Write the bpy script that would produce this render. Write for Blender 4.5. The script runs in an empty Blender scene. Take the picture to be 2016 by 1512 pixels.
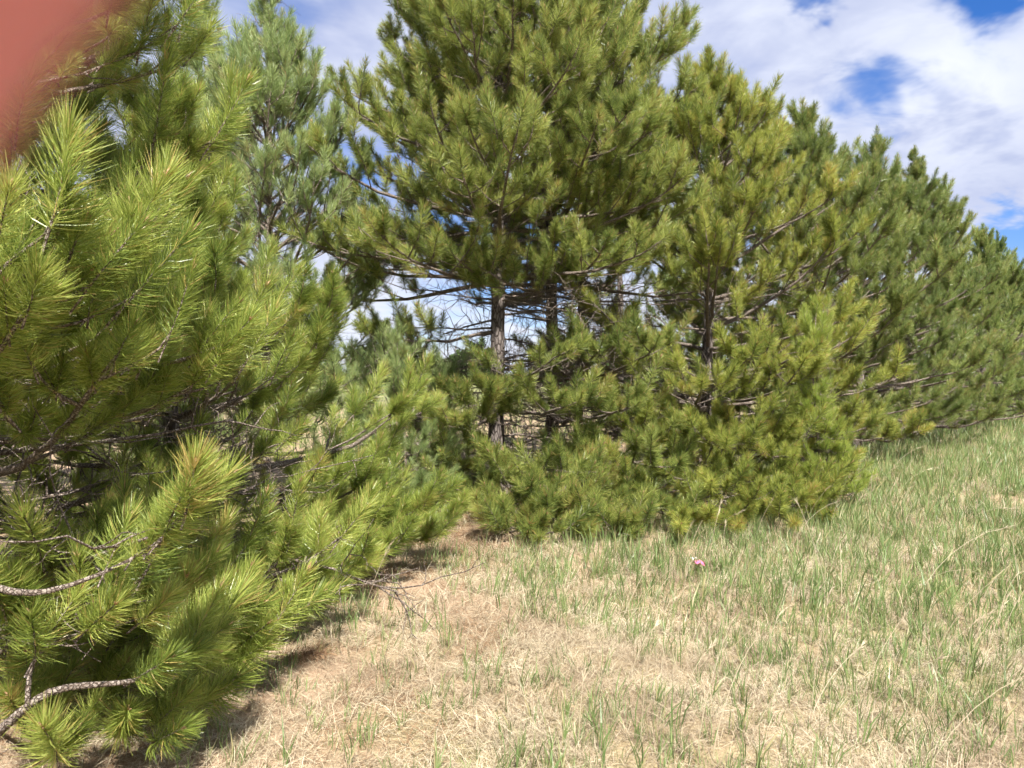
import bpy, math, random
import numpy as np
from mathutils import Vector, Matrix, Quaternion, Euler

random.seed(7)
RNG = np.random.default_rng(7)
SC = bpy.context.scene
COL = SC.collection
R = math.radians

# ------------------------------------------------------------------ camera
EYE = 1.6
FPX = 1523.0                                   # focal length in photo pixels (2016 wide)
cam_d = bpy.data.cameras.new('camera')
cam_d.sensor_width = 36.0
cam_d.lens = 36.0 * FPX / 2016.0
cam_d.clip_start = 0.004
cam_d.clip_end = 6000.0
cam_d.dof.use_dof = True                       # phone lens: 3 mm pupil, focused on the trees
cam_d.dof.focus_distance = 7.0
cam_d.dof.aperture_fstop = cam_d.lens / 3.0
cam = bpy.data.objects.new('camera', cam_d)
cam.location = (0, 0, EYE)
cam.rotation_euler = (R(90 - 0.6), 0, 0)
COL.objects.link(cam)
SC.camera = cam

# ------------------------------------------------------------------ light
SUN_EL, SUN_AZ = 54.0, 14.0                   # azimuth measured from straight behind the camera, negative = left
sx = math.sin(R(SUN_AZ)) * math.cos(R(SUN_EL))
sy = -math.cos(R(SUN_AZ)) * math.cos(R(SUN_EL))
sz = math.sin(R(SUN_EL))
sun_d = bpy.data.lights.new('sun', 'SUN')
sun_d.energy = 4.1
sun_d.angle = R(0.53)
sun_d.color = (1.0, 0.955, 0.88)
sun = bpy.data.objects.new('sun', sun_d)
sun.rotation_euler = Vector((sx, sy, sz)).to_track_quat('Z', 'Y').to_euler()
sun.location = (sx * 50, sy * 50, sz * 50)
COL.objects.link(sun)

SC.view_settings.view_transform = 'Standard'
SC.view_settings.look = 'None'
SC.view_settings.gamma = 1.0
SC.view_settings.use_curve_mapping = False
SC.view_settings.exposure = 1.55


def px(x, y, d):
    """photo pixel (2016 x 1512) at a given depth -> world point"""
    return np.array(((x - 1008) / FPX * d, d, EYE - (y - 740) / FPX * d))


# ------------------------------------------------------------------ node helper
class NT:
    def __init__(self, tree):
        self.t = tree

    def n(self, kind, **kw):
        nd = self.t.nodes.new(kind)
        ins = kw.pop('ins', {})
        for k, v in kw.items():
            setattr(nd, k, v)
        for k, v in ins.items():
            if isinstance(v, bpy.types.NodeSocket):
                self.t.links.new(v, nd.inputs[k])
            else:
                nd.inputs[k].default_value = v
        return nd

    def math(self, op, a, b=0.0, clamp=False):
        return self.n('ShaderNodeMath', operation=op, use_clamp=clamp, ins={0: a, 1: b}).outputs[0]

    def vmath(self, op, a, b=(0, 0, 0)):
        nd = self.n('ShaderNodeVectorMath', operation=op, ins={0: a, 1: b})
        return nd.outputs['Value'] if op in ('DOT_PRODUCT', 'LENGTH', 'DISTANCE') else nd.outputs[0]

    def step(self, v, a, b):
        return self.n('ShaderNodeMapRange', interpolation_type='SMOOTHSTEP', ins={'Value': v, 'From Min': a, 'From Max': b}).outputs[0]

    def mix(self, f, a, b):
        nd = self.n('ShaderNodeMix', data_type='RGBA')
        for i, v in ((0, f), (6, a), (7, b)):
            if isinstance(v, bpy.types.NodeSocket):
                self.t.links.new(v, nd.inputs[i])
            else:
                nd.inputs[i].default_value = v if i == 0 else tuple(v) + (1.0,) * (4 - len(v))
        return nd.outputs[2]

    def noise(self, vec, scale, detail=4.0, rough=0.55, dist=0.0):
        ins = {'Scale': scale, 'Detail': detail, 'Roughness': rough, 'Distortion': dist}
        if vec is not None:
            ins['Vector'] = vec
        return self.n('ShaderNodeTexNoise', ins=ins).outputs[0]


# ------------------------------------------------------------------ sky
world = bpy.data.worlds.new('World')
SC.world = world
world.use_nodes = True
world.node_tree.nodes.clear()
w = NT(world.node_tree)
out = w.n('ShaderNodeOutputWorld')
bg = w.n('ShaderNodeBackground')
sky = w.n('ShaderNodeTexSky', sky_type='NISHITA', sun_disc=False, sun_elevation=R(SUN_EL), sun_rotation=math.atan2(sx, sy),
          air_density=1.0, dust_density=0.6, ozone_density=2.5)
tc = w.n('ShaderNodeTexCoord').outputs['Generated']
d = w.vmath('NORMALIZE', tc)
sep = w.n('ShaderNodeSeparateXYZ', ins={0: d})
zz = w.math('ADD', w.math('MAXIMUM', sep.outputs[2], 0.0), 0.22)
flat = w.n('ShaderNodeCombineXYZ', ins={0: w.math('DIVIDE', sep.outputs[0], zz), 1: w.math('DIVIDE', sep.outputs[1], zz), 2: 0.3}).outputs[0]
n_big = w.noise(flat, 1.15, 3, 0.55, 0.4)
n_mid = w.noise(flat, 2.4, 4, 0.52, 0.6)
n_fine = w.noise(flat, 6.0, 4, 0.6, 0.3)
cover = w.math('ADD', w.math('MULTIPLY', n_big, 0.75), w.math('MULTIPLY', n_mid, 0.35))
cover = w.math('ADD', cover, w.math('MULTIPLY', n_fine, 0.06))


def sky_dir(x, y):
    p = px(x, y, 1.0) - np.array((0, 0, EYE))
    return tuple(p / np.linalg.norm(p))


wob = w.math('MULTIPLY', w.math('SUBTRACT', n_mid, 0.5), 0.16)
wob = w.math('ADD', wob, w.math('MULTIPLY', w.math('SUBTRACT', n_fine, 0.5), 0.09))
gap = None
for (gx, gy, r0, r1, k) in ((1735, 135, .0, .055, .20), (1700, 170, .0, .065, .22), (1650, 218, .0, .065, .21), (1600, 245, .0, .06, .15), (1960, -50, .02, .10, .30), (1585, -25, .02, .06, .26), (2040, 505, .03, .085, .30),
                            (470, -40, .05, .13, .11), (800, 330, .03, .10, .04), (900, 575, .05, .11, .13), (1040, 545, .03, .09, .20)):
    dist = w.math('ADD', w.vmath('DISTANCE', d, sky_dir(gx, gy)), wob)
    g = w.math('MULTIPLY', w.math('SUBTRACT', 1.0, w.step(dist, r0, r1)), k)
    gap = g if gap is None else w.math('MAXIMUM', gap, g)
cover = w.math('SUBTRACT', w.math('ADD', cover, 0.045), gap)
mask = w.step(cover, 0.34, 0.62)
lum = w.math('ADD', w.math('MULTIPLY', n_mid, 0.65), w.math('MULTIPLY', n_fine, 0.35))
bright = w.step(lum, 0.38, 0.70)
g2 = w.math('SUBTRACT', 1.0, w.step(w.math('ADD', w.vmath('DISTANCE', d, sky_dir(1880, 170)), wob), 0.0, 0.20))
bright = w.math('MAXIMUM', w.math('MULTIPLY', bright, 0.75), w.math('MULTIPLY', w.math('MULTIPLY', g2, w.step(lum, .36, .56)), 1.0))
lowb = w.math('SUBTRACT', 1.0, w.step(sep.outputs[2], 0.05, 0.26))
bright = w.math('MAXIMUM', bright, w.math('MULTIPLY', lowb, 0.8))
cloud = w.mix(bright, (0.180, 0.203, 0.290), (0.345, 0.36, 0.40))
sat = w.n('ShaderNodeHueSaturation', ins={'Saturation': 1.35, 'Value': 1.0, 'Color': sky.outputs[0]}).outputs[0]
sky_s = w.n('ShaderNodeVectorMath', operation='MULTIPLY', ins={0: sat, 1: (0.046, 0.045, 0.060)}).outputs[0]
w.t.links.new(w.mix(mask, sky_s, cloud), bg.inputs[0])
bg.inputs[1].default_value = 1.0
world.node_tree.links.new(bg.outputs[0], out.inputs[0])

# ------------------------------------------------------------------ render settings
cy = SC.cycles
cy.use_adaptive_sampling = True
cy.adaptive_threshold = 0.05
cy.max_bounces = 8
cy.diffuse_bounces = 5
cy.glossy_bounces = 2
cy.transmission_bounces = 4
cy.transparent_max_bounces = 4
cy.caustics_reflective = False
cy.caustics_refractive = False
cy.sample_clamp_indirect = 4.0


# ------------------------------------------------------------------ materials
def new_mat(name):
    m = bpy.data.materials.new(name)
    m.use_nodes = True
    m.node_tree.nodes.clear()
    t = NT(m.node_tree)
    o = t.n('ShaderNodeOutputMaterial')
    return m, t, o


def leafy(name, dark, mid, light, old, transl=0.35, rough=0.38, old_amt=0.06, spec=0.5, patch=0.0):
    """needle / grass blade: per-blade tint (attribute), per-tuft tint (instance random), gloss and translucency"""
    m, t, o = new_mat(name)
    tint = t.n('ShaderNodeAttribute', attribute_name='tint').outputs['Fac']
    rnd = t.n('ShaderNodeObjectInfo').outputs['Random']
    a = t.math('ADD', t.math('MULTIPLY', tint, 0.55), t.math('MULTIPLY', rnd, 0.45))
    if patch:
        pn = t.noise(t.n('ShaderNodeNewGeometry').outputs['Position'], 1.1, 3, 0.65)
        a = t.math('ADD', a, t.math('MULTIPLY', t.math('SUBTRACT', pn, 0.5), patch))
    c1 = t.mix(t.step(a, 0.1, 0.55), dark, mid)
    c2 = t.mix(t.step(a, 0.5, 0.92), c1, light)
    isold = t.math('GREATER_THAN', t.math('ADD', tint, t.math('MULTIPLY', t.step(rnd, 0.86, 1.0), 0.30)), 1.0 - old_amt)
    c3 = t.mix(isold, c2, old)
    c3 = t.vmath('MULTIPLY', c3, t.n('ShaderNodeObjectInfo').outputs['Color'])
    p = t.n('ShaderNodeBsdfPrincipled', ins={'Base Color': c3, 'Roughness': rough, 'Specular IOR Level': spec})
    tr = t.n('ShaderNodeBsdfTranslucent', ins={'Color': c3})
    mx = t.n('ShaderNodeMixShader', ins={0: transl, 1: p.outputs[0], 2: tr.outputs[0]})
    t.t.links.new(mx.outputs[0], o.inputs[0])
    return m


M = {}
M['needle'] = leafy('red_pine_needle', (0.105, 0.155, 0.046), (0.29, 0.345, 0.094), (0.53, 0.56, 0.19), (0.44, 0.33, 0.13), 0.45, 0.33, 0.05)
M['needle_near'] = leafy('red_pine_needle_bright', (0.13, 0.19, 0.042), (0.32, 0.395, 0.082), (0.57, 0.61, 0.175), (0.52, 0.40, 0.14), 0.46, 0.32, 0.05)
M['needle_soft'] = leafy('white_pine_needle', (0.20, 0.28, 0.105), (0.34, 0.42, 0.165), (0.48, 0.55, 0.25), (0.4, 0.32, 0.14), 0.45, 0.40, 0.03)
M['far_leaf'] = leafy('far_leaf', (0.07, 0.11, 0.04), (0.10, 0.15, 0.05), (0.14, 0.18, 0.07), (0.16, 0.15, 0.08), 0.3, 0.6, 0.05, 0.2)
M['grass'] = leafy('grass_blade', (0.12, 0.19, 0.06), (0.20, 0.28, 0.095), (0.30, 0.37, 0.15), (0.40, 0.36, 0.18), 0.38, 0.42, 0.10, 0.5, 0.9)
M['straw'] = leafy('dry_straw', (0.32, 0.245, 0.165), (0.50, 0.42, 0.29), (0.66, 0.58, 0.43), (0.22, 0.16, 0.10), 0.22, 0.55, 0.08, 0.3, 1.5)
M['litter'] = leafy('dead_needle', (0.16, 0.092, 0.05), (0.27, 0.17, 0.095), (0.40, 0.275, 0.17), (0.12, 0.07, 0.04), 0.15, 0.6, 0.08, 0.2)


def bark(name, c0, c1, c2, scale, bump, stretch=0.35):
    m, t, o = new_mat(name)
    co = t.n('ShaderNodeTexCoord').outputs['Object']
    mp = t.n('ShaderNodeMapping', ins={'Vector': co, 'Scale': (1, 1, stretch)}).outputs[0]
    n1 = t.noise(mp, scale, 5, 0.65)
    v = t.n('ShaderNodeTexVoronoi', feature='DISTANCE_TO_EDGE', ins={'Vector': mp, 'Scale': scale * 0.9}).outputs[0]
    crack = t.step(v, 0.0, 0.16)
    c = t.mix(t.step(n1, 0.35, 0.65), c0, c1)
    c = t.mix(crack, c2, c)
    n2 = t.noise(co, scale * 4, 3, 0.6)
    h = t.math('ADD', t.math('MULTIPLY', crack, 0.7), t.math('MULTIPLY', n2, 0.5))
    b = t.n('ShaderNodeBump', ins={'Strength': bump, 'Distance': 0.012, 'Height': h})
    p = t.n('ShaderNodeBsdfPrincipled', ins={'Base Color': c, 'Roughness': 0.85, 'Specular IOR Level': 0.2, 'Normal': b.outputs[0]})
    t.t.links.new(p.outputs[0], o.inputs[0])
    return m


M['bark'] = bark('pine_bark', (0.135, 0.112, 0.102), (0.25, 0.215, 0.195), (0.06, 0.046, 0.040), 26, 1.0)
M['twig'] = bark('pine_twig_bark', (0.20, 0.155, 0.125), (0.42, 0.36, 0.31), (0.12, 0.085, 0.065), 75, 1.0, 1.0)
M['bud'] = bark('pine_bud', (0.42, 0.26, 0.15), (0.60, 0.42, 0.27), (0.35, 0.18, 0.1), 120, 0.3, 1.0)


def ground_mat():
    m, t, o = new_mat('meadow_soil')
    co = t.n('ShaderNodeTexCoord').outputs['Object']
    a = t.noise(co, 0.55, 5, 0.6)
    b = t.noise(co, 9.0, 6, 0.7)
    c = t.noise(co, 60.0, 4, 0.7)
    c1 = t.mix(t.step(b, 0.35, 0.68), (0.20, 0.145, 0.085), (0.36, 0.28, 0.165))
    c2 = t.mix(t.step(c, 0.40, 0.66), c1, (0.46, 0.37, 0.22))
    far = t.step(t.vmath('LENGTH', co), 22, 60)
    grn = t.mix(t.step(b, 0.3, 0.7), (0.10, 0.15, 0.045), (0.20, 0.22, 0.085))
    sx_ = t.n('ShaderNodeSeparateXYZ', ins={0: co})
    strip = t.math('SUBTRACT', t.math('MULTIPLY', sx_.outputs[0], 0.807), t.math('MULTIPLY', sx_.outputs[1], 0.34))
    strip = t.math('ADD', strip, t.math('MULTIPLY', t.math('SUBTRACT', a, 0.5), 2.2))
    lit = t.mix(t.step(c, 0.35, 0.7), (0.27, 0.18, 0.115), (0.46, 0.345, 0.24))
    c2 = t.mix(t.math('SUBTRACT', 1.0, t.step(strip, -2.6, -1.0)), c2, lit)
    c3 = t.mix(t.math('MULTIPLY', t.step(a, 0.46, 0.62), 0.35), c2, grn)
    c4 = t.mix(t.math('MULTIPLY', far, 0.75), c3, grn)
    h = t.math('ADD', b, t.math('MULTIPLY', c, 0.5))
    bp = t.n('ShaderNodeBump', ins={'Strength': 0.8, 'Distance': 0.03, 'Height': h})
    p = t.n('ShaderNodeBsdfPrincipled', ins={'Base Color': c4, 'Roughness': 0.95, 'Specular IOR Level': 0.1, 'Normal': bp.outputs[0]})
    t.t.links.new(p.outputs[0], o.inputs[0])
    return m


M['ground'] = ground_mat()


def plain(name, col, rough=0.5, **kw):
    m, t, o = new_mat(name)
    co = t.n('ShaderNodeTexCoord').outputs['Object']
    n = t.noise(co, 60, 4, 0.6)
    c = t.mix(t.step(n, 0.3, 0.7), tuple(v * 0.75 for v in col), tuple(min(1, v * 1.15) for v in col))
    ins = {'Base Color': c, 'Roughness': rough}
    ins.update(kw)
    p = t.n('ShaderNodeBsdfPrincipled', ins=ins)
    t.t.links.new(p.outputs[0], o.inputs[0])
    return m


# ------------------------------------------------------------------ mesh helpers
class Mesh:
    def __init__(self):
        self.v, self.f, self.t, self.mi, self.nv = [], [], [], [], 0

    def tube(self, pts, rad, sides=5, mat=0, tint=0.5, cap=True):
        pts = np.asarray(pts, float)
        n = len(pts)
        tan = np.gradient(pts, axis=0)
        tan /= np.linalg.norm(tan, axis=1)[:, None] + 1e-9
        ref = np.array((0.31, 0.17, 0.94)) if abs(tan[0][2]) < 0.9 else np.array((0.94, 0.2, 0.1))
        u = np.cross(tan, ref)
        u /= np.linalg.norm(u, axis=1)[:, None] + 1e-9
        v = np.cross(tan, u)
        a = np.linspace(0, 2 * np.pi, sides, endpoint=False)
        rad = np.broadcast_to(np.asarray(rad, float), (n,))
        ring = pts[:, None, :] + rad[:, None, None] * (np.cos(a)[None, :, None] * u[:, None, :] + np.sin(a)[None, :, None] * v[:, None, :])
        b = self.nv
        self.v.append(ring.reshape(-1, 3))
        k = n * sides
        for i in range(n - 1):
            r0, r1 = b + i * sides, b + (i + 1) * sides
            for j in range(sides):
                j2 = (j + 1) % sides
                self.f.append((r0 + j, r0 + j2, r1 + j2, r1 + j))
                self.mi.append(mat)
        if cap:
            self.f.append(tuple(b + (n - 1) * sides + j for j in range(sides)))
            self.mi.append(mat)
        self.t.append(np.full(k, tint))
        self.nv += k

    def blade(self, p0, p1, p2, side, w, mat=0, tint=0.5, wtip=0.25):
        """a curved flat blade through three points"""
        s = np.asarray(side) * w * 0.5
        b = self.nv
        self.v.append(np.array([p0 - s * 0.8, p0 + s * 0.8, p1 - s, p1 + s, p2 - s * wtip, p2 + s * wtip]))
        self.f += [(b, b + 1, b + 3, b + 2), (b + 2, b + 3, b + 5, b + 4)]
        self.mi += [mat, mat]
        self.t.append(np.full(6, tint))
        self.nv += 6

    def data(self, name, mats, smooth=True):
        me = bpy.data.meshes.new(name)
        if self.nv:
            me.from_pydata(np.concatenate(self.v).tolist(), [], self.f)
        for m in mats:
            me.materials.append(m)
        if self.nv:
            at = me.attributes.new('tint', 'FLOAT', 'POINT')
            at.data.foreach_set('value', np.concatenate(self.t).astype(np.float32))
            if len(mats) > 1:
                me.polygons.foreach_set('material_index', np.array(self.mi, np.int32))
            if smooth:
                me.polygons.foreach_set('use_smooth', np.ones(len(me.polygons), bool))
        return me

    def build(self, name, mats, parent=None, loc=(0, 0, 0), smooth=True):
        o = bpy.data.objects.new(name, self.data(name, mats, smooth))
        o.location = loc
        COL.objects.link(o)
        if parent is not None:
            o.parent = parent
        return o


def empty(name, loc, label=None, cat=None, group=None):
    o = bpy.data.objects.new(name, None)
    o.location = loc
    o.empty_display_size = 0.3
    COL.objects.link(o)
    tag(o, label, cat, group)
    return o


def tag(o, label=None, cat=None, group=None, kind=None):
    for k, v in (('label', label), ('category', cat), ('group', group), ('kind', kind)):
        if v:
            o[k] = v


def unit(v):
    v = np.asarray(v, float)
    return v / (np.linalg.norm(v) + 1e-12)


def perp(v, a):
    """unit vector perpendicular to v at roll a"""
    v = unit(v)
    r = np.array((0, 0, 1.0)) if abs(v[2]) < 0.95 else np.array((1.0, 0, 0))
    u = unit(np.cross(v, r))
    return u * math.cos(a) + np.cross(v, u) * math.sin(a)


# ------------------------------------------------------------------ needle tufts (templates of the foliage scatter)
def tuft(name, n, width, length, axis, seed, mat, spread0=62, spread1=14, droop=0.0, twig_r=0.0042, bud=True):
    rg = np.random.default_rng(seed)
    m = Mesh()
    bend = perp((0, 0, 1), rg.uniform(0, 6.28)) * axis * rg.uniform(0.04, 0.16)

    def ax(t):
        return np.array((0, 0, axis * t)) + bend * t * t
    m.tube([ax(t) for t in (-0.25, 0.2, 0.6, 1.0)], [twig_r, twig_r, twig_r * .8, twig_r * .6], 4, 1)
    if bud:
        m.tube([ax(1.0), ax(1.05), ax(1.12)], [twig_r * .9, twig_r * 1.2, 0.001], 4, 2)
        for k in range(2):
            q = perp((0, 0, 1), rg.uniform(0, 6.28)) * 0.012
            m.tube([ax(0.98), ax(1.03) + q * .6, ax(1.08) + q], [twig_r * .7, twig_r * .7, 0.001], 4, 2)
    for i in range(n):
        t = rg.uniform(0.0, 1.0) ** 0.85
        a = i * 2.399963 + rg.normal(0, 0.4)
        sp = R(spread0 + (spread1 - spread0) * t ** 1.3 + rg.normal(0, 9))
        L = length * rg.uniform(0.72, 1.12) * (0.86 + 0.14 * math.sin(math.pi * t))
        rad = perp((0, 0, 1), a)
        d0 = np.array((0, 0, math.cos(sp))) + rad * math.sin(sp)
        sp2 = sp * rg.uniform(0.66, 0.96)
        d1 = np.array((0, 0, math.cos(sp2))) + rad * math.sin(sp2)
        p0 = ax(t)
        p1 = p0 + d0 * L * 0.5
        p2 = p1 + unit(d1 + rg.normal(0, 0.05, 3)) * L * 0.5
        side = perp(d0, rg.uniform(0, 6.28))
        m.blade(p0, p1, p2, side, width * rg.uniform(0.8, 1.2), 0, rg.uniform(0, 1))
    o = bpy.data.objects.new(name, m.data(name, [mat, M['twig'], M['bud']], smooth=False))
    return o


TUFTS = {
    'near': [tuft('needle_tuft', 330, 0.0025, 0.108 + 0.008 * (k % 3), 0.16 + 0.05 * (k % 4), 100 + k, M['needle_near'], 72, 23) for k in range(6)],
    'mid': [tuft('needle_tuft', 250, 0.0035, 0.106 + 0.008 * (k % 3), 0.16 + 0.06 * (k % 4), 200 + k, M['needle'], 73, 24) for k in range(6)],
    'far': [tuft('needle_tuft', 140, 0.0062, 0.115, 0.22 + 0.05 * k, 300 + k, M['needle'], 66, 20, bud=False) for k in range(4)],
    'soft': [tuft('needle_tuft', 120, 0.0026, 0.088, 0.13, 400 + k, M['needle_soft'], 55, 20, bud=False, twig_r=0.003) for k in range(5)],
    'leaf': [tuft('leaf_clump', 60, 0.03, 0.14, 0.16, 500 + k, M['far_leaf'], 85, 30, bud=False) for k in range(3)],
}


def scatter_group(name, templates):
    """geometry nodes: put one of the template meshes on each vertex, turned and scaled by the vertex attributes"""
    g = bpy.data.node_groups.new(name, 'GeometryNodeTree')
    g.interface.new_socket('Geometry', in_out='INPUT', socket_type='NodeSocketGeometry')
    g.interface.new_socket('Geometry', in_out='OUTPUT', socket_type='NodeSocketGeometry')
    gi, go = g.nodes.new('NodeGroupInput'), g.nodes.new('NodeGroupOutput')
    g2i = g.nodes.new('GeometryNodeGeometryToInstance')
    for t in templates:
        oi = g.nodes.new('GeometryNodeObjectInfo')
        oi.inputs['Object'].default_value = t
        oi.inputs['As Instance'].default_value = False
        g.links.new(oi.outputs['Geometry'], g2i.inputs[0])
    iop = g.nodes.new('GeometryNodeInstanceOnPoints')
    iop.inputs['Pick Instance'].default_value = True

    def attr(nm, typ):
        a = g.nodes.new('GeometryNodeInputNamedAttribute')
        a.data_type = typ
        a.inputs['Name'].default_value = nm
        return a.outputs[0]
    g.links.new(gi.outputs[0], iop.inputs['Points'])
    g.links.new(g2i.outputs[0], iop.inputs['Instance'])
    g.links.new(attr('pick', 'INT'), iop.inputs['Instance Index'])
    g.links.new(attr('turn', 'FLOAT_VECTOR'), iop.inputs['Rotation'])
    g.links.new(attr('size', 'FLOAT'), iop.inputs['Scale'])
    g.links.new(iop.outputs[0], go.inputs[0])
    return g


GROUPS = {k: scatter_group('scatter_' + k, v) for k, v in TUFTS.items()}


def scatter(name, items, group, ntempl, parent=None, loc=(0, 0, 0), kind='stuff', rg=RNG, tone=(1, 1, 1)):
    """items: list of (position, direction of the tuft's axis, size)"""
    me = bpy.data.meshes.new(name)
    n = len(items)
    pos = np.array([i[0] for i in items], np.float32) - np.array(loc, np.float32)
    me.from_pydata(pos.tolist(), [], [])
    turn = np.empty((n, 3), np.float32)
    rolls = rg.uniform(0, 6.283, n)
    for i, it in enumerate(items):
        q = Vector(it[1]).to_track_quat('Z', 'Y') @ Quaternion((0, 0, 1), rolls[i])
        turn[i] = q.to_euler()
    me.attributes.new('turn', 'FLOAT_VECTOR', 'POINT').data.foreach_set('vector', turn.ravel())
    me.attributes.new('size', 'FLOAT', 'POINT').data.foreach_set('value', np.array([i[2] for i in items], np.float32))
    me.attributes.new('pick', 'INT', 'POINT').data.foreach_set('value', rg.integers(0, ntempl, n).astype(np.int32))
    o = bpy.data.objects.new(name, me)
    o.location = (0, 0, 0) if parent is not None else loc
    COL.objects.link(o)
    if parent is not None:
        o.parent = parent
    md = o.modifiers.new('scatter', 'NODES')
    md.node_group = group
    o.color = tuple(tone) + (1.0,)
    tag(o, kind=kind)
    return o


# ------------------------------------------------------------------ ground
def gz(x, y):
    """height of the meadow: nearly level, rising a little to the right, small humps"""
    x = np.asarray(x, float)
    y = np.asarray(y, float)
    z = 0.035 * np.sin(x * 0.9 + 0.4) * np.sin(y * 0.7 + 1.1) + 0.02 * np.sin(x * 2.3 + y * 1.7)
    r = np.clip(x - 2.0, 0, 40)
    z = z + 0.012 * r
    return z


def make_ground():
    def axis(n, near, far):
        t = np.linspace(-1, 1, n)
        return np.sign(t) * (near * np.abs(t) + (far - near) * np.abs(t) ** 6)
    xs, ys = axis(161, 30, 2500), axis(161, 40, 2500) + 8
    X, Y = np.meshgrid(xs, ys)
    Z = gz(X, Y)
    far = np.clip((np.hypot(X, Y) - 60) / 200, 0, 1)
    Z = Z * (1 - far)
    m = bpy.data.meshes.new('meadow_ground')
    n = len(xs)
    verts = np.stack([X, Y, Z], -1).reshape(-1, 3)
    idx = np.arange(n * n).reshape(n, n)
    faces = np.stack([idx[:-1, :-1], idx[:-1, 1:], idx[1:, 1:], idx[1:, :-1]], -1).reshape(-1, 4)
    m.from_pydata(verts.tolist(), [], faces.tolist())
    m.materials.append(M['ground'])
    m.polygons.foreach_set('use_smooth', np.ones(len(m.polygons), bool))
    o = bpy.data.objects.new('meadow_ground', m)
    COL.objects.link(o)
    tag(o, 'meadow ground of dry straw coloured soil in front of the pines', 'ground', kind='structure')


make_ground()

CAMP = np.array((0, 0, EYE))


# ------------------------------------------------------------------ pines
def path(start, az, el0, L, rg, upturn=22, droop=4, n=8, wob=5, zmin=None):
    """a limb: leaves at elevation el0, sags a little, turns up at its tip"""
    p = np.array(start, float)
    pts = [p.copy()]
    a = az
    for i in range(n):
        s = (i + 1) / n
        a += R(rg.normal(0, wob))
        e = R(el0 - droop * math.sin(s * math.pi) + upturn * s ** 2.2 + rg.normal(0, wob * 0.6))
        p = p + np.array((math.cos(a) * math.cos(e), math.sin(a) * math.cos(e), math.sin(e))) * L / n
        if zmin is not None and p[2] < zmin:
            p[2] = zmin + 0.02 * rg.random()
        pts.append(p.copy())
    return np.array(pts)


def at(pts, s):
    """point and tangent at fraction s of a polyline"""
    k = s * (len(pts) - 1)
    i = min(int(k), len(pts) - 2)
    f = k - i
    return pts[i] * (1 - f) + pts[i + 1] * f, unit(pts[i + 1] - pts[i])


def dead_twig(m, p, d, L, rg, r=0.004):
    n = 5
    pts = [p]
    curl = rg.normal(0, 0.16, 3) + np.array((0, 0, 0.10))
    for i in range(n):
        d = unit(d + rg.normal(0, 0.30, 3) + curl)
        pts.append(pts[-1] + d * L / n)
    m.tube(pts, np.linspace(r, r * 0.35, n + 1), 4, 0)
    return pts


def limb(pts, rg, r0, shoots, sz=1.0, live_from=0.35, dense=1.0, dead=True, soft=False, zmin=0.08):
    """wood of one limb with its side branches; adds the positions of its needle tufts to `shoots`"""
    m = Mesh()
    L = float(np.sum(np.linalg.norm(np.diff(pts, axis=0), axis=1)))
    rr = r0 * (1 - np.linspace(0, 1, len(pts)) ** 1.1 * 0.8)
    m.tube(pts, rr, 6 if r0 > 0.012 else 5, 0)

    def put(p, dr, s):
        if p[2] < zmin - 0.02:
            p = p.copy(); p[2] = zmin
        shoots.append((p, dr, s * sz))

    def cluster(tp, n_back, length):
        """needle tufts along the last part of a twig, with a whorl of shoots behind the tip"""
        p, t = at(tp, 1.0)
        up = unit(t + np.array((0, 0, 0.55)))
        put(p - up * 0.05, up, rg.uniform(0.85, 1.3))
        for k in range(n_back):
            s = 1.0 - (0.14 + 0.2 * k + rg.uniform(0, 0.08)) / max(length, 0.3)
            if s < 0.1:
                break
            p, t = at(tp, s)
            for q in range(1 if k else 3):
                if rg.random() < 0.86 * min(1, dense):
                    o = perp(t, rg.uniform(0, 6.28))
                    o[2] = abs(o[2]) * 0.6 + 0.12
                    dr = unit(t * rg.uniform(0.6, 1.1) + o * rg.uniform(0.5, 0.95) + np.array((0, 0, 0.50)))
                    put(p, dr, rg.uniform(0.6, 1.1))
            if rg.random() < 0.25:
                put(p, unit(t + np.array((0, 0, .1))), rg.uniform(0.75, 0.95))

    step = (0.17 if soft else 0.33) / dense
    s = live_from * L
    side = 1 if rg.random() < 0.5 else -1
    while s < L - 0.12:
        p, t = at(pts, s / L)
        ang = R(rg.uniform(35, 62)) * side
        c, sn = math.cos(ang), math.sin(ang)
        dx = np.array((t[0] * c - t[1] * sn, t[0] * sn + t[1] * c, t[2]))
        az = math.atan2(dx[1], dx[0])
        el = math.degrees(math.asin(max(-1, min(1, t[2])))) * 0.6 + rg.uniform(-4, 26)
        l = min(1.15, 0.5 * (L - s) + 0.22) * rg.uniform(0.7, 1.15)
        tp = path(p, az, el, l, rg, 26, 2, 4, 8, zmin)
        m.tube(tp, np.linspace(max(0.0045, r0 * 0.3), 0.0035, len(tp)), 4, 0)
        cluster(tp, 1 if l < 0.4 else (2 if l < 0.75 else 3), l)
        s += step * rg.uniform(0.6, 1.4)
        side = -side
    cluster(pts, 3, L)
    if dead:
        for k in range(int(3 + L * 2.2)):
            p, t = at(pts, rg.uniform(0.06, min(0.75, live_from + 0.25)))
            o = perp(t, rg.uniform(0, 6.28))
            dead_twig(m, p, unit(t * 0.6 + o), rg.uniform(0.12, 0.5), rg, 0.0042)
    return m


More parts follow.
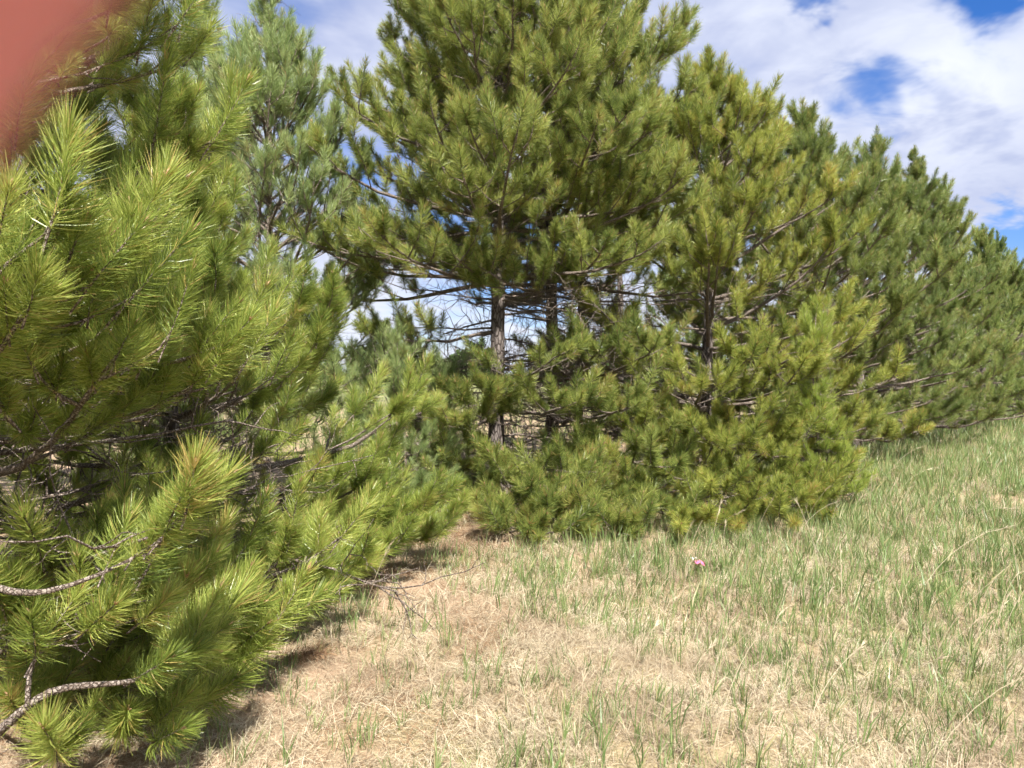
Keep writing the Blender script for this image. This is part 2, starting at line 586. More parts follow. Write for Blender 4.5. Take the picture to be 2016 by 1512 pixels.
def pine(loc, H, R0, seed, label, lod='mid', expo=2.3, low=0.5, whorl=0.42, per=5, trunk_r=None, group=None, lean=(0, 0), bare=None, reach=None,
         extra=(), dead_low=0, name='pine_tree', cat='pine tree', soft=False, dense=1.0, size=1.0, keep=None, split_limbs=True, bend=None, cull=None, dome=1.0, bare_boughs=(), el_lo=2, el_pow=1.1, tone=(1, 1, 1), dead_max=3.3, live=0.30):
    rg = np.random.default_rng(seed)
    loc = np.array((loc[0], loc[1], float(gz(loc[0], loc[1]))))
    root = empty(name, tuple(loc), label, cat, group)
    trunk_r = trunk_r or 0.0125 * H
    n = 40
    hs = np.linspace(-0.08, H, n)
    ph1, ph2 = rg.uniform(0, 6.28, 2)

    def axis(h):
        u = h / H
        b = bend(h) if bend else 0.0
        return np.array((lean[0] * u + 0.05 * math.sin(u * 5 + ph1) + b, lean[1] * u + 0.05 * math.sin(u * 4.2 + ph2), h))
    base = axis(0)[:2]

    def ax(h):
        a = axis(h)
        a[:2] -= base
        return a
    tm = Mesh()
    tp = [ax(h) for h in hs]
    tr = [trunk_r * ((1 - max(0, h) / H) ** 0.85 * 0.95 + 0.05) * (1.28 if h < 0.05 else 1.0) for h in hs]
    tm.tube(tp, tr, 12, 0)
    tm.v[0] = tm.v[0] + rg.normal(0, 1, tm.v[0].shape) * np.repeat(np.array(tr), 12)[:, None] * np.array((0.06, 0.06, 0.10))
    for k in range(10 if trunk_r > 0.06 else 0):       # broken stubs
        hh = rg.uniform(0.3, 4.0)
        a = rg.uniform(0, 6.283)
        o_ = np.array((math.cos(a), math.sin(a), rg.uniform(-0.1, 0.4)))
        r_ = trunk_r * (1 - hh / H)
        q = ax(hh) if hh < H else ax(H * 0.5)
        tm.tube([q + o_ * r_ * 0.5, q + o_ * (r_ + 0.05), q + o_ * (r_ + rg.uniform(0.06, 0.16))], [0.016, 0.011, 0.008], 5, 0)
    tm.build('trunk', [M['bark'] if not soft else M['twig']], root)
    shoots, limbs = [], []

    def add_limb(pts, r0, **kw):
        k0 = len(shoots)
        mm = limb(pts, rg, r0, shoots, size, dense=dense, soft=soft, **kw)
        if keep is not None:
            shoots[k0:] = [s for s in shoots[k0:] if keep(s[0] + loc)]
        limbs.append(mm)

    h = low
    while h < H - 0.25:
        u = h / H
        a0 = rg.uniform(0, 6.28)
        k = max(3, int(round(per * (1.0 if u < 0.75 else 0.8))))
        for i in range(k):
            az = a0 + i * 6.283 / k + rg.normal(0, 0.22)
            hh = h + rg.uniform(-0.1, 0.1)
            if bare is not None and bare(az, hh):
                continue
            el = el_lo + (52 - el_lo) * u ** el_pow + rg.normal(0, 6)
            if hh < 0.9:
                el = rg.uniform(-4, 8)
            rad = R0
            for q in range(12):                        # the crown outline holds for the limb's tip, not its foot
                tip = min(1.0, (hh + 0.22 + rad * math.tan(R(el + 7))) / H)
                rad = 0.5 * rad + 0.5 * max(0.0, R0 * (1 - tip ** expo) ** dome)
            rad = max(0.1, rad * rg.uniform(0.78, 1.06) - 0.15)
            if reach is not None:
                rad *= reach(az, hh)
            L = rad / max(0.4, math.cos(R(el + 8)))
            pts = path(ax(hh), az, el, L, rg, 24 if u < 0.7 else 14, 5 if u < 0.5 else 0, 8, 5, 0.10)
            add_limb(pts, min(0.034, 0.008 + 0.010 * L), live_from=live if L > 1.4 else 0.15)
        h += whorl * rg.uniform(0.85, 1.15) * (1.0 if u < 0.6 else 0.8)
    # leader
    top = np.array([ax(H - 0.5), ax(H - 0.25), ax(H) + np.array((0, 0, 0.1))])
    add_limb(top, 0.01, live_from=0.3, dead=False)
    for (h0, end, sag) in extra:                       # boughs whose tips are known from the photograph
        s0 = ax(h0)
        e = np.array(end, float) - loc
        e[2] = max(e[2], 0.12)
        ts = np.linspace(0, 1, 9)
        wv = perp(e - s0, 0) * rg.normal(0, 0.10)
        pts = np.array([s0 * (1 - t) + e * t + np.array((0, 0, -sag * math.sin(math.pi * t))) + wv * math.sin(math.pi * t) + rg.normal(0, 0.015, 3) * (0 < t < 1) for t in ts])
        pts[:, 2] = np.maximum(pts[:, 2], 0.08)
        L = float(np.linalg.norm(e - s0))
        add_limb(pts, min(0.04, 0.010 + 0.010 * L), live_from=0.38)
    for (pl, r0) in bare_boughs:                       # bare pale boughs with needles only at the tip
        k0 = len(shoots)
        pts = np.array([np.array(q) - loc for q in pl])
        pts = np.array([at(pts, t)[0] for t in np.linspace(0, 1, 2 * len(pts))])
        pts[1:-1] = (pts[:-2] + 2 * pts[1:-1] + pts[2:]) / 4
        limbs.append(limb(pts, rg, r0, shoots, size, live_from=0.86, dead=False))
    # dead lower branches, bare and much forked
    for i in range(dead_low):
        hh = rg.uniform(0.4, min(dead_max, 0.5 * H))
        az = rg.uniform(0, 6.283)
        while abs(degs(az + 1.571)) < 40:
            az = rg.uniform(0, 6.283)
        L = rg.uniform(0.7, 2.1)
        pts = path(ax(hh), az, rg.uniform(-8, 16), L, rg, 6, 5, 7, 8, 0.1)
        mm = Mesh()
        mm.tube(pts, np.linspace(0.016, 0.005, len(pts)), 5, 0)
        for k in range(int(10 * L)):
            p, t = at(pts, rg.uniform(0.12, 1.0))
            o = perp(t, rg.uniform(0, 6.28))
            tw = dead_twig(mm, p, unit(t * 0.7 + o), rg.uniform(0.25, 0.75), rg, 0.0055)
            for q in range(2):
                dead_twig(mm, tw[rg.integers(1, 5)], unit(rg.normal(0, 1, 3) + t), rg.uniform(0.12, 0.35), rg, 0.0036)
        limbs.append(mm)
    if split_limbs:
        for mm in limbs:
            mm.build('branch', [M['twig']], root)
    else:
        jm = Mesh()
        for mm in limbs:
            for vv in mm.v:
                jm.v.append(vv)
            jm.t += mm.t
            jm.f += [tuple(i + jm.nv for i in f) for f in mm.f]
            jm.mi += mm.mi
            jm.nv += mm.nv
        tag(jm.build('branches', [M['twig']], root), kind='stuff')
    if cull is not None:                               # the crown's far side, which the photo shows nothing of
        vd = unit(loc[:2])
        shoots[:] = [q for q in shoots if np.dot(q[0][:2], vd) < cull * R0 or rg.random() < 0.12]
    key = 'soft' if soft else lod
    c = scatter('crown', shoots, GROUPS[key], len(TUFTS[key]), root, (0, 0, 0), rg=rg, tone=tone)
    return root, len(shoots)


ROW = 'red pines of the shelter belt'


def clear_view(dmin):
    def k(p):
        v = p - CAMP
        return np.linalg.norm(v) > dmin
    return k


def degs(az):
    return (math.degrees(az) + 180) % 360 - 180


cnt = {}
# --- nearest pines, left
keepA = clear_view(1.8)


def keepA0(p):
    return keepA(p) and not (p[1] < 2.62 and 0.20 < p[2] < 0.62 and p[0] < -1.0)


def bareA0(az, h):                                     # a see-through storey of dead wood on the camera side
    return (0.70 < h < 1.2 and -100 < degs(az) < 5) or (h < 0.6 and -80 < degs(az) < -20)


def bareA(az, h):                                      # hollow under the boughs
    return h < 0.95 and -110 < degs(az) < 15


cnt['A0'] = pine((-2.85, 3.65), 8.0, 2.35, 12, 'large red pine at the left edge with bright low boughs nearest the camera', 'near', 2.2, 0.30, 0.38, 6, 0.11, ROW, dead_max=1.5, bare=bareA0, reach=lambda az, h: 0.74 if h > 0.9 and -32 < degs(az) < 85 else 1.0,
                 keep=keepA0, dead_low=10, dome=0.9, dense=1.3,
                 extra=( (0.6, px(200, 1180, 2.8), 0.1), (1.3, px(180, 560, 2.5), 0.1), (1.2, px(120, 450, 2.4), 0.1),
                        (1.1, px(230, 700, 2.7), 0.15), (0.6, px(310, 1040, 3.0), 0.1), (0.5, px(430, 1180, 3.7), 0.1), (1.0, px(60, 600, 2.3), 0.1),
                        (1.4, px(250, 470, 2.8), 0.1), (0.3, px(310, 1460, 3.0), 0.05), (0.35, px(395, 1390, 3.35), 0.05), (0.35, px(470, 1300, 3.75), 0.05), (0.4, px(540, 1250, 4.1), 0.06),
                        (0.5, px(450, 1230, 3.7), 0.08)),
                 bare_boughs=(([(-2.85, 3.65, 0.35), px(-60, 1480, 2.75), px(0, 1440, 2.6), px(50, 1390, 2.6), px(105, 1356, 2.65), px(190, 1350, 2.7), px(270, 1345, 2.8), px(330, 1312, 2.9), px(385, 1285, 3.0)], 0.020),
                              ([px(50, 1392, 2.6), px(52, 1320, 2.6), px(75, 1280, 2.62), px(120, 1257, 2.65), px(210, 1238, 2.7), px(290, 1215, 2.75)], 0.010),
                              ([(-2.85, 3.65, 0.8), px(-50, 1150, 2.6), px(40, 1172, 2.5), px(110, 1165, 2.5), px(250, 1110, 2.55), px(330, 1050, 2.6)], 0.017)))
cnt['A'] = pine((-2.35, 5.4), 3.5, 2.1, 11, 'lower red pine at left whose long boughs sweep right along the ground', 'near', 2.6, 0.35, 0.33, 6, 0.075, ROW,
                keep=keepA, dead_low=8, dead_max=1.1, bare=bareA,
                extra=((0.6, px(590, 1195, 4.6), 0.15), (0.5, px(760, 1085, 5.7), 0.12), (0.5, px(880, 1030, 6.8), 0.1), (0.7, px(680, 1130, 5.3), 0.1), (0.9, px(850, 800, 7.0), 0.15),
                       (0.9, px(760, 900, 6.6), 0.2), (0.9, px(560, 870, 5.0), 0.1), (0.6, px(800, 1010, 6.6), 0.1), (1.2, px(640, 660, 5.6), 0.1), (0.45, px(640, 1165, 4.9), 0.06), (0.45, px(720, 1105, 5.5), 0.06), (0.45, px(800, 1060, 6.2), 0.06), (0.4, px(850, 1045, 6.5), 0.05)))


# --- the pair of pines in the middle with bare lower trunks
def bareB(az, h):
    return h < 2.75


cnt['B'] = pine((-0.2, 10.15), 9.0, 3.0, 21, 'tall red pine in the middle with the bare trunk nearest the camera', 'mid', 2.6, 2.62, 0.34, 6, 0.115, ROW, tone=(1.05, 1.04, 0.94), dome=0.75, el_lo=-8, el_pow=1.7, live=0.2, dense=1.35,
                bare=bareB, dead_low=62, lean=(-0.12, 0.1),
                extra=((1.0, px(965, 770, 8.4), 0.05), (1.1, px(900, 830, 8.4), 0.1), (0.45, px(1040, 1050, 7.3), 0.12), (0.6, px(1120, 1000, 7.6), 0.12),
                       (0.5, px(1230, 1050, 7.4), 0.1), (1.2, px(1140, 790, 8.2), 0.1), (1.5, px(1120, 690, 8.5), 0.1), (2.2, px(720, 655, 9.6), 0.12), (0.7, px(890, 920, 8.8), 0.1), (0.8, px(840, 880, 9.3), 0.1), (0.5, px(900, 985, 8.8), 0.05), 
                       (0.4, px(1150, 1060, 7.3), 0.05), (0.4, px(1060, 1070, 7.1), 0.05), (0.4, px(1240, 1062, 7.2), 0.05), (0.6, px(1180, 930, 8.0), 0.1)))
cnt['C'] = pine((0.42, 11.2), 8.7, 3.2, 22, 'tall red pine just right of the bare middle trunk, leaning at its base', 'mid', 2.6, 2.62, 0.34, 6, 0.105, ROW, dome=0.7, el_lo=-8, el_pow=1.7, live=0.2, dense=1.35, tone=(1.0, 1.02, 0.95),
                bare=bareB, dead_low=50, bend=lambda h: -0.22 * math.exp(-h / 0.5),
                extra=((1.6, px(1180, 690, 8.9), 0.1), (1.5, px(1290, 680, 8.8), 0.1), (1.0, px(1250, 800, 8.3), 0.12), (0.7, px(1330, 920, 8.0), 0.1), (0.5, px(1350, 1030, 7.7), 0.1)))
cnt['D'] = pine((2.85, 11.4), 6.15, 2.9, 23, 'red pine with wide bright skirt boughs sweeping forward onto the grass', 'mid', 2.6, 0.5, 0.36, 6, 0.10, ROW, dead_low=8, dome=0.55, tone=(1.18, 1.13, 0.9), bare=lambda az, h: 1.7 < h < 3.4 and abs(degs(az)) > 125,
                extra=((0.5, px(1470, 1040, 7.9), 0.1), (0.5, px(1600, 1010, 8.2), 0.1), (0.8, px(1560, 900, 8.2), 0.1), (0.9, px(1430, 880, 8.0), 0.1), (1.1, px(1380, 760, 8.2), 0.1),
                       (1.4, px(1480, 700, 8.4), 0.1), (1.5, px(1600, 690, 8.8), 0.1), (0.6, px(1400, 960, 7.8), 0.1), (0.4, px(1340, 1055, 7.35), 0.05), (0.4, px(1450, 1058, 7.4), 0.05), (0.4, px(1560, 1048, 7.6), 0.05), (0.45, px(1620, 1020, 8.0), 0.05)))
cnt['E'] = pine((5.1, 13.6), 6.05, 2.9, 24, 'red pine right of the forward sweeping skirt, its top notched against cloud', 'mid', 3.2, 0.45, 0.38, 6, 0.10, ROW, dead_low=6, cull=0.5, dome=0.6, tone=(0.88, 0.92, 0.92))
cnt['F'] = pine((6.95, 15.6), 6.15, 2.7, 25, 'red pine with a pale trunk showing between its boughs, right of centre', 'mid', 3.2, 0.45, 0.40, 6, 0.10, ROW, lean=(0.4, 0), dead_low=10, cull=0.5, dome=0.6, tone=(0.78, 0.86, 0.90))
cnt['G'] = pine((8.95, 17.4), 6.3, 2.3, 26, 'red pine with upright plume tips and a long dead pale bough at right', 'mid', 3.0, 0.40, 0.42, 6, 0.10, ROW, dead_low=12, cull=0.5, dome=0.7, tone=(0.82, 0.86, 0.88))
far_lab = ['red pine half hidden behind the plume tipped pine', 'low domed red pine near the right edge where blue sky shows',
           'red pine behind the low dome at the right edge', 'second last red pine at the right edge of the row', 'last small red pine seen at the right edge']
for i, (x, y, H, Rr) in enumerate(((11.4, 20.0, 4.8, 2.3), (13.9, 22.9, 5.5, 2.5), (17.0, 27.0, 6.0, 2.8), (21.0, 33.0, 5.8, 2.8), (25.2, 39.0, 6.6, 2.8))):
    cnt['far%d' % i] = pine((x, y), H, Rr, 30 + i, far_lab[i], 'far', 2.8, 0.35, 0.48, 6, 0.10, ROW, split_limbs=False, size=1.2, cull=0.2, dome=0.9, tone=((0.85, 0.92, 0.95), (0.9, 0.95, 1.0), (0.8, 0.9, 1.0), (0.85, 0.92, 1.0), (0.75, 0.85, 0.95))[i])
back_lab = ['slim pine trunk with dark crown behind the middle pair', 'thin dark pine trunk behind and right of the middle pair', 'dark pine crown filling the gap behind the forward skirt',
            'dark pine behind the left pine, glimpsed through its boughs']
for i, (x, y, H, Rr, lo) in enumerate(((1.22, 14.2, 8.0, 2.3, 3.9), (2.35, 17.2, 8.0, 2.4, 4.2), (5.0, 19.2, 7.4, 2.8, 1.0), (-6.2, 9.0, 7.0, 2.5, 0.8))):
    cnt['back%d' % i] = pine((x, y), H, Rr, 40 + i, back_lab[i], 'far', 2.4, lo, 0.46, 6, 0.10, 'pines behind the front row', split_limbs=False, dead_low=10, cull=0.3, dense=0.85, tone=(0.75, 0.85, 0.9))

# --- white pines with soft fine needles
cnt['W'] = pine((-3.35, 10.2), 6.9, 2.8, 51, 'feathery pale green white pine standing behind the left pine', 'soft', 1.5, 0.6, 0.36, 6, 0.07, 'white pines',
                name='white_pine', cat='pine tree', soft=True, lean=(0.25, 0), size=1.3, el_lo=10, el_pow=0.7, tone=(1.05, 1.05, 1.05), dome=0.75, dense=0.9)
cnt['W2'] = pine((-4.75, 11.6), 7.6, 2.2, 52, 'taller white pine mostly hidden behind the dark upper left boughs', 'soft', 1.5, 0.6, 0.46, 6, 0.08, 'white pines',
                 name='white_pine', cat='pine tree', soft=True, size=1.6, dense=0.75, cull=0.3)
cnt['S1'] = pine((-1.22, 8.5), 2.05, 0.95, 53, 'young white pine sapling with a thin pale stem in the gap', 'soft', 1.4, 0.3, 0.25, 5, 0.022, 'white pine saplings',
                 name='white_pine_sapling', cat='sapling', soft=True, size=1.05)
cnt['S2'] = pine((3.72, 9.3), 2.3, 0.75, 54, 'bright fine needled sapling at the right end of the forward skirt', 'soft', 1.6, 0.2, 0.22, 6, 0.022, 'white pine saplings',
                 name='white_pine_sapling', cat='sapling', soft=True, size=1.1, tone=(1.12, 1.08, 0.6))
cnt['S4'] = pine((-0.95, 9.6), 1.7, 0.8, 56, 'short white pine sapling close left of the bare middle trunk', 'soft', 1.4, 0.2, 0.22, 6, 0.02, 'white pine saplings',
                 name='white_pine_sapling', cat='sapling', soft=True, size=1.05)
cnt['S5'] = pine((-1.85, 9.2), 1.75, 0.9, 57, 'low white pine sapling behind the tips of the left boughs', 'soft', 1.5, 0.2, 0.24, 6, 0.02, 'white pine saplings',
                 name='white_pine_sapling', cat='sapling', soft=True, size=1.05)
cnt['S3'] = pine((-1.75, 13.5), 2.3, 0.9, 55, 'small dark young pine in the field behind the bare middle trunk', 'far', 1.6, 0.3, 0.3, 5, 0.03, None,
                 name='young_pine', cat='sapling', split_limbs=False, size=0.8)
print('tufts', {k: v[1] for k, v in cnt.items()}, sum(v[1] for v in cnt.values()))

# ------------------------------------------------------------------ far wood at the edge of the field
rg = np.random.default_rng(90)
items = []
for i in range(110):
    x = rg.uniform(-130, 120)
    y = rg.uniform(105, 150)
    hh = rg.uniform(3.5, 8.0)
    rr = hh * rg.uniform(0.30, 0.5)
    for k in range(70):
        q = unit(rg.normal(0, 1, 3)) * rg.uniform(0.5, 1.0) ** 0.6
        p = np.array((x + q[0] * rr, y + q[1] * rr, hh * 0.52 + q[2] * hh * 0.48))
        items.append((p, unit(q + np.array((0, 0, 0.4))), rg.uniform(4.5, 8.0)))
o = scatter('distant_wood', items, GROUPS['leaf'], 3, kind='stuff')
tag(o, 'pale green line of distant trees beyond the field', 'wood')

# ------------------------------------------------------------------ grass
def clump(name, n, h0, h1, wid, spread, tilt0, tilt1, seed, mat, curl=0.5):
    rg = np.random.default_rng(seed)
    m = Mesh()
    for i in range(n):
        a = rg.uniform(0, 6.283)
        r = spread * math.sqrt(rg.random())
        b = rg.uniform(0, 6.283)
        p0 = np.array((math.cos(b) * r, math.sin(b) * r, -0.01))
        L = rg.uniform(h0, h1)
        t0 = R(rg.uniform(tilt0, tilt1))
        t1 = t0 + R(rg.uniform(5, 45)) * curl
        o_ = np.array((math.cos(a), math.sin(a), 0))
        d0 = o_ * math.sin(t0) + np.array((0, 0, math.cos(t0)))
        d1 = o_ * math.sin(t1) + np.array((0, 0, math.cos(t1)))
        p1 = p0 + d0 * L * 0.55
        p2 = p1 + d1 * L * 0.45
        p1[2] = max(p1[2], 0.004 + 0.02 * rg.random())
        p2[2] = max(p2[2], 0.004 + 0.03 * rg.random())
        m.blade(p0, p1, p2, perp(d0, rg.uniform(-0.6, 0.6)), wid * rg.uniform(0.7, 1.3), 0, rg.uniform(0, 1), 0.12)
    return bpy.data.objects.new(name, m.data(name, [mat], smooth=False))


GR = [clump('grass_clump', 9, 0.06, 0.18, 0.0042, 0.04, 3, 32, 600 + k, M['grass']) for k in range(5)] + \
     [clump('grass_clump', 5, 0.10, 0.24, 0.0058, 0.02, 2, 24, 620 + k, M['grass']) for k in range(3)]
ST = [clump('straw_clump', 44, 0.05, 0.22, 0.0023, 0.12, 66, 96, 640 + k, M['straw'], 0.3) for k in range(6)] + \
     [clump('straw_clump', 14, 0.08, 0.22, 0.0026, 0.06, 25, 80, 660 + k, M['straw'], 0.8) for k in range(3)]
LT = [clump('litter_clump', 40, 0.06, 0.15, 0.0026, 0.16, 72, 98, 680 + k, M['litter'], 0.2) for k in range(4)]
GROUPS['grass'] = scatter_group('scatter_grass', GR)
GROUPS['straw'] = scatter_group('scatter_straw', ST)
GROUPS['litter'] = scatter_group('scatter_litter', LT)


def vnoise(x, y, f, s):
    return (np.sin(x * f + s) * np.cos(y * f * 1.13 + s * 2.1) + 0.6 * np.sin(x * f * 2.3 + y * f * 1.9 + s * 3.3) + 0.4 * np.sin(y * f * 4.1 - x * f * 3.3 + s)) / 2.0


def row_side(x, y):
    """distance in front of the line of trunks (positive = meadow side)"""
    return (x + 0.2) * 0.807 - (y - 10.15) * 0.59


def field(dens, y0, y1, rg, side0=-99.0):
    n = int(dens * (y1 - y0) * (2 * (0.68 * y1 + 1.6)))
    y = rg.uniform(y0, y1, n)
    x = rg.uniform(-1, 1, n) * (0.68 * y1 + 1.6)
    ok = (np.abs(x) < 0.68 * y + 1.6) & (row_side(x, y) > side0)
    return x[ok], y[ok]


rg = np.random.default_rng(91)
gi, si = [], []
for (y0, y1, dg_, ds, sc_, sd) in ((1.2, 5.0, 300, 330, 0.74, -3), (5.0, 9.0, 220, 130, 1.0, -2), (9.0, 17.0, 120, 40, 1.25, -1), (17, 34, 40, 9, 1.8, 0.5), (34, 70, 7, 3, 3.2, 0.5)):
    x, y = field(dg_, y0, y1, rg, sd)
    patch = vnoise(x, y, 1.6, 0.7) * 0.5 + vnoise(x, y, 4.3, 2.0) * 0.3
    right = np.clip((x + 0.45) / 1.7, 0, 1.2) * np.clip((y - 2.2) / 2.2, 0.45, 1)
    pr = np.clip(0.20 + 0.50 * right + patch * 0.9, 0.05, 1.0)
    pr[row_side(x, y) < 1.2] *= 0.12
    ok = rg.random(len(x)) < pr
    for a, b in zip(x[ok], y[ok]):
        gi.append(((a, b, float(gz(a, b))), unit((rg.normal(0.06, 0.10), rg.normal(0, 0.10), 1)), sc_ * rg.uniform(0.5, 1.45)))
    x, y = field(ds, y0, y1, rg, sd)
    pr = np.clip(0.85 + vnoise(x, y, 1.3, 4.0) * 0.4 - 0.3 * np.clip(x / 3, 0, 1), 0.2, 1.0)
    pr *= 0.45 + 0.55 * np.clip((x + 0.9) / 0.9, 0, 1)
    pr[row_side(x, y) < 1.0] *= 0.5
    ok = rg.random(len(x)) < pr
    for a, b in zip(x[ok], y[ok]):
        si.append(((a, b, float(gz(a, b)) + rg.uniform(0, 0.012)), unit((rg.normal(0, 0.12), rg.normal(0, 0.12), 1)), sc_ * rg.uniform(0.7, 1.25)))
# the open field beyond the trees
for k in range(2500):
    y = rg.uniform(16, 60)
    x = rg.uniform(-0.75, 0.35) * y
    if row_side(x, y) < -2.5:
        gi.append(((x, y, float(gz(x, y))), (0, 0, 1), rg.uniform(2.0, 3.5)))
tag(scatter('grass', gi, GROUPS['grass'], len(GR)), 'fresh green grass blades growing through the dry meadow straw', 'grass')
tag(scatter('dry_grass', si, GROUPS['straw'], len(ST)), 'flattened tan straw of last year covering the meadow', 'dry grass')
li = []
for (tx, ty, tr_) in ((-2.35, 4.6, 2.6), (-3.9, 2.3, 2.4), (-0.2, 10.15, 2.4), (0.42, 11.2, 2.2), (3.0, 11.4, 2.6), (-1.2, 7.6, 1.6), (5.1, 13.6, 2.2)):
    for k in range(int(tr_ * tr_ * 3.14 * 42)):
        a, r = rg.uniform(0, 6.283), tr_ * math.sqrt(rg.random())
        x, y = tx + math.cos(a) * r, ty + math.sin(a) * r
        if y < 1.0 or (row_side(x, y) > 2.0 and rg.random() < 0.75):
            continue
        li.append(((x, y, float(gz(x, y)) + rg.uniform(0, 0.015)), unit((rg.normal(0, 0.1), rg.normal(0, 0.1), 1)), rg.uniform(0.8, 1.3)))
tag(scatter('needle_litter', li, GROUPS['litter'], len(LT)), 'reddish brown fallen needles on the ground under the pines', 'needle litter')
print('grass', len(gi), 'straw', len(si), 'litter', len(li))

# tall dry stalks leaning over the meadow
rg = np.random.default_rng(92)
m = Mesh()


def stalk(x, y, h, lean, az, r=0.0024, head=True):
    z = float(gz(x, y))
    pts = []
    for k in range(7):
        t = k / 6
        off = lean * h * t ** 1.5
        pts.append((x + math.cos(az) * off, y + math.sin(az) * off, z + h * t * math.sqrt(max(0.1, 1 - (lean * t) ** 2 * 0.6))))
    tn = rg.uniform(0.45, 0.88)
    m.tube(pts, np.linspace(r, r * 0.55, 7), 4, 0, tn)
    if head:
        p, t = at(np.array(pts), 0.9)
        for k in range(9):
            q, _ = at(np.array(pts), rg.uniform(0.82, 1.0))
            d0 = unit(t + perp(t, rg.uniform(0, 6.28)) * 0.35)
            m.blade(q, q + d0 * 0.02, q + d0 * 0.04, perp(d0, rg.uniform(0, 6)), 0.004, 0, tn)


known = ((1190, 1360, 1290, 1100, 4.2), (1375, 1500, 1440, 1235, 3.4), (1330, 1340, 1355, 1110, 4.6), (1630, 1190, 1570, 990, 6.0), (1905, 1330, 1935, 1140, 4.4), (1700, 1380, 1790, 1200, 3.9),
         (1395, 1130, 1420, 990, 7.0), (1340, 1100, 1365, 1030, 6.9), (1810, 1190, 1990, 1090, 5.6), (700, 1290, 770, 1070, 4.3), (1540, 760, 1545, 640, 8.2), (1600, 1420, 1700, 1280, 3.4))
for (x0, y0, x1, y1, dd) in known:
    y_ = EYE * FPX / max(60, (y0 - 740))
    x_ = (x0 - 1008) / FPX * y_
    tip = px(x1, y1, y_)
    v = tip - np.array((x_, y_, 0))
    stalk(x_, y_, math.hypot(v[0], v[2]), min(0.9, abs(v[0]) / max(0.1, math.hypot(v[0], v[2]))), 0 if v[0] > 0 else math.pi)
for k in range(300):
    y = rg.uniform(3.0, 16)
    x = rg.uniform(-0.1, 0.8) * y
    if row_side(x, y) < 3.4 or x < 0.1:
        continue
    stalk(x, y, rg.uniform(0.25, 0.62), abs(rg.normal(0.45, 0.25)), rg.normal(0.1, 0.7), rg.uniform(0.0013, 0.0024), rg.random() < 0.5)
o = m.build('dry_grass_stalks', [M['straw']], smooth=False)
tag(o, 'tall thin pale dry stalks leaning above the meadow', 'dry grass', kind='stuff')


# ------------------------------------------------------------------ small things on the ground
def scrap(name, at_, size, seed, mat, label, cat, folds=2.2, n=9):
    """a crumpled piece of thin sheet lying in the grass"""
    rg = np.random.default_rng(seed)
    ph = rg.uniform(0, 6.28, 6)
    vs, fs = [], []
    for i in range(n):
        for j in range(n):
            u, v = i / (n - 1) - 0.5, j / (n - 1) - 0.5
            z = 0.22 * math.sin(u * 6 * folds / 2 + ph[0] + v * 3) + 0.16 * math.sin(v * 7 * folds / 2 + ph[1] - u * 2)
            edge = 1 + 0.18 * math.sin(8 * u + ph[2]) * (abs(v) > 0.35) + 0.15 * math.sin(9 * v + ph[3]) * (abs(u) > 0.35)
            vs.append((u * size[0] * edge, v * size[1] * edge, (z + 0.40) * size[2]))
    for i in range(n - 1):
        for j in range(n - 1):
            a = i * n + j
            fs.append((a, a + 1, a + n + 1, a + n))
    me = bpy.data.meshes.new(name)
    me.from_pydata(vs, [], fs)
    me.materials.append(mat)
    o = bpy.data.objects.new(name, me)
    o.location = at_
    o.rotation_euler = (rg.uniform(-.2, .2), rg.uniform(-.2, .2), rg.uniform(0, 6))
    COL.objects.link(o)
    s = o.modifiers.new('thickness', 'SOLIDIFY')
    s.thickness = 0.0012
    tag(o, label, cat)
    return o


def on_ground(x, y):
    dd = EYE * FPX / (y - 740)
    X = (x - 1008) / FPX * dd
    return (X, dd, float(gz(X, dd)))


g = on_ground(1375, 1130)
scrap('pink_scrap', (g[0], g[1] - 0.05, g[2] + 0.085), (0.10, 0.07, 0.055), 3, plain('pink_film', (0.85, 0.16, 0.30), 0.4), 'small bright pink crumpled scrap lying in the meadow grass', 'scrap')
g = on_ground(1366, 1112)
scrap('white_scrap', (g[0], g[1] - 0.05, g[2] + 0.05), (0.04, 0.035, 0.035), 4, plain('white_film', (0.75, 0.74, 0.68), 0.6), 'tiny whitish scrap in the grass just behind the pink one', 'scrap')
g = on_ground(162, 1296)
scrap('blue_scrap', (g[0], g[1], g[2] + 0.03), (0.075, 0.06, 0.04), 5, plain('blue_film', (0.10, 0.24, 0.48), 0.4), 'small dull blue scrap on the needles under the left pine', 'scrap')

# a fallen tuft of dead brown needles at the edge of the boughs
g = on_ground(598, 1306)
rg = np.random.default_rng(95)
m = Mesh()
m.tube([(-0.12, 0, 0.02), (0, 0.02, 0.035), (0.12, 0, 0.05)], [0.006, 0.005, 0.003], 5, 1)
for k in range(420):
    t = rg.uniform(-1, 1)
    p0 = np.array((0.12 * t, 0.02 * (1 - t * t), 0.035 + 0.015 * t))
    d0 = unit((rg.normal(0.4, 0.5), rg.normal(0, 0.8), abs(rg.normal(0, 0.5)) - 0.1))
    L = rg.uniform(0.07, 0.13)
    p1, p2 = p0 + d0 * L * .5, p0 + unit(d0 + np.array((0.1, 0, -0.25))) * L
    p1[2], p2[2] = max(0.004, p1[2]), max(0.004, p2[2])
    m.blade(p0, p1, p2, perp(d0, rg.uniform(0, 6)), 0.0024, 0, rg.uniform(0, 1))
o = m.build('fallen_pine_tuft', [M['litter'], M['twig']], None, g, smooth=False)
tag(o, 'dead rust brown pine tuft lying on the ground by the left boughs', 'pine tuft')

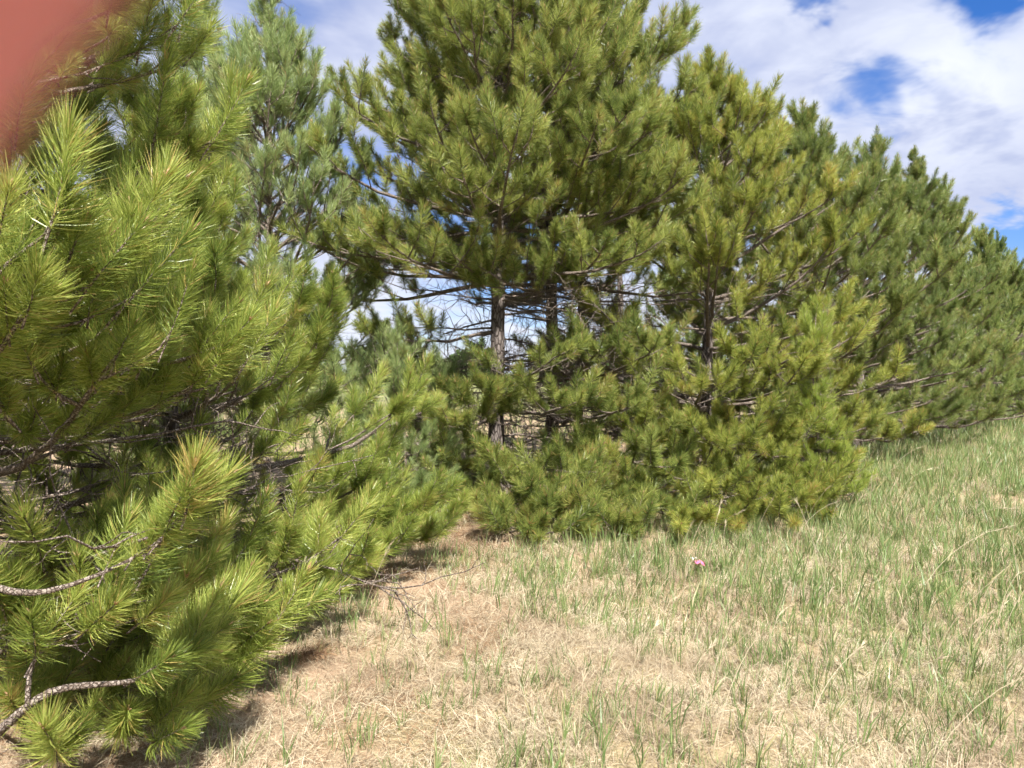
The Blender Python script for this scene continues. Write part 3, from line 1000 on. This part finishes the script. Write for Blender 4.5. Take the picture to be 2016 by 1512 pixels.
# ------------------------------------------------------------------ the photographer's fingertip in the lens corner
def finger():
    d = 0.026                                          # in front of the lens, far inside the focus
    k = d / FPX
    mid = np.array(((58 - 1008) * k, d, EYE - (78 - 740) * k))
    axd = unit((0.60, 0.05, 0.80))
    inn = unit((0.80, 0.0, -0.60))
    Rf = 0.0076
    c = mid - inn * Rf
    ts = [-0.085, -0.062, -0.050, -0.040, -0.028, -0.016, -0.006, 0.002, 0.008, 0.0125, 0.0152, 0.0164]
    rr = [1.20, 1.15, 1.19, 1.12, 1.03, 1.06, 1.0, 0.96, 0.86, 0.68, 0.42, 0.05]
    pts = []
    for t in ts:
        b = -0.010 * max(0.0, (-t - 0.02) / 0.06) ** 1.6
        pts.append(c + axd * t + np.array((b, b * 0.8, b * 0.6)))
    root = empty('finger', tuple(c), 'out of focus pink fingertip covering the top left corner', 'finger')
    m = Mesh()
    m.tube(np.array(pts) - c, np.array(rr) * Rf, 20, 0)
    sm, t, o = new_mat('skin')
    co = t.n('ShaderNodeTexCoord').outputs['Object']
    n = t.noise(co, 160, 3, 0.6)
    col = t.mix(n, (0.46, 0.125, 0.135), (0.66, 0.24, 0.26))  # red of light shining through the finger is put into the skin colour
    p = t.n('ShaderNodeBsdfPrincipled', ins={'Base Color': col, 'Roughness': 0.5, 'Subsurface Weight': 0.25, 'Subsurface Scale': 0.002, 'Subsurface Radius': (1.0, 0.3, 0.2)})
    t.t.links.new(p.outputs[0], o.inputs[0])
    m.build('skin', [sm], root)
    # nail on the side away from the lens
    v, f = [], []
    away = unit(np.array((0, 1.0, 0)) - axd * axd[1])
    side = np.cross(axd, away)
    for i in range(6):
        tt = 0.001 + 0.0135 * i / 5
        for j in range(7):
            a = (j / 6 - 0.5) * 1.5 * (1.0 if i < 5 else 0.8)
            r_ = Rf * (0.99 - 0.10 * (i / 5) ** 2) + 0.0003
            v.append(tuple(axd * tt + (away * math.cos(a) + side * math.sin(a)) * r_))
    for i in range(5):
        for j in range(6):
            q = i * 7 + j
            f.append((q, q + 1, q + 8, q + 7))
    me = bpy.data.meshes.new('nail')
    me.from_pydata(v, [], f)
    me.materials.append(plain('nail', (0.55, 0.27, 0.24), 0.3))
    no = bpy.data.objects.new('nail', me)
    COL.objects.link(no)
    no.parent = root
    sd = no.modifiers.new('thickness', 'SOLIDIFY')
    sd.thickness = 0.0004


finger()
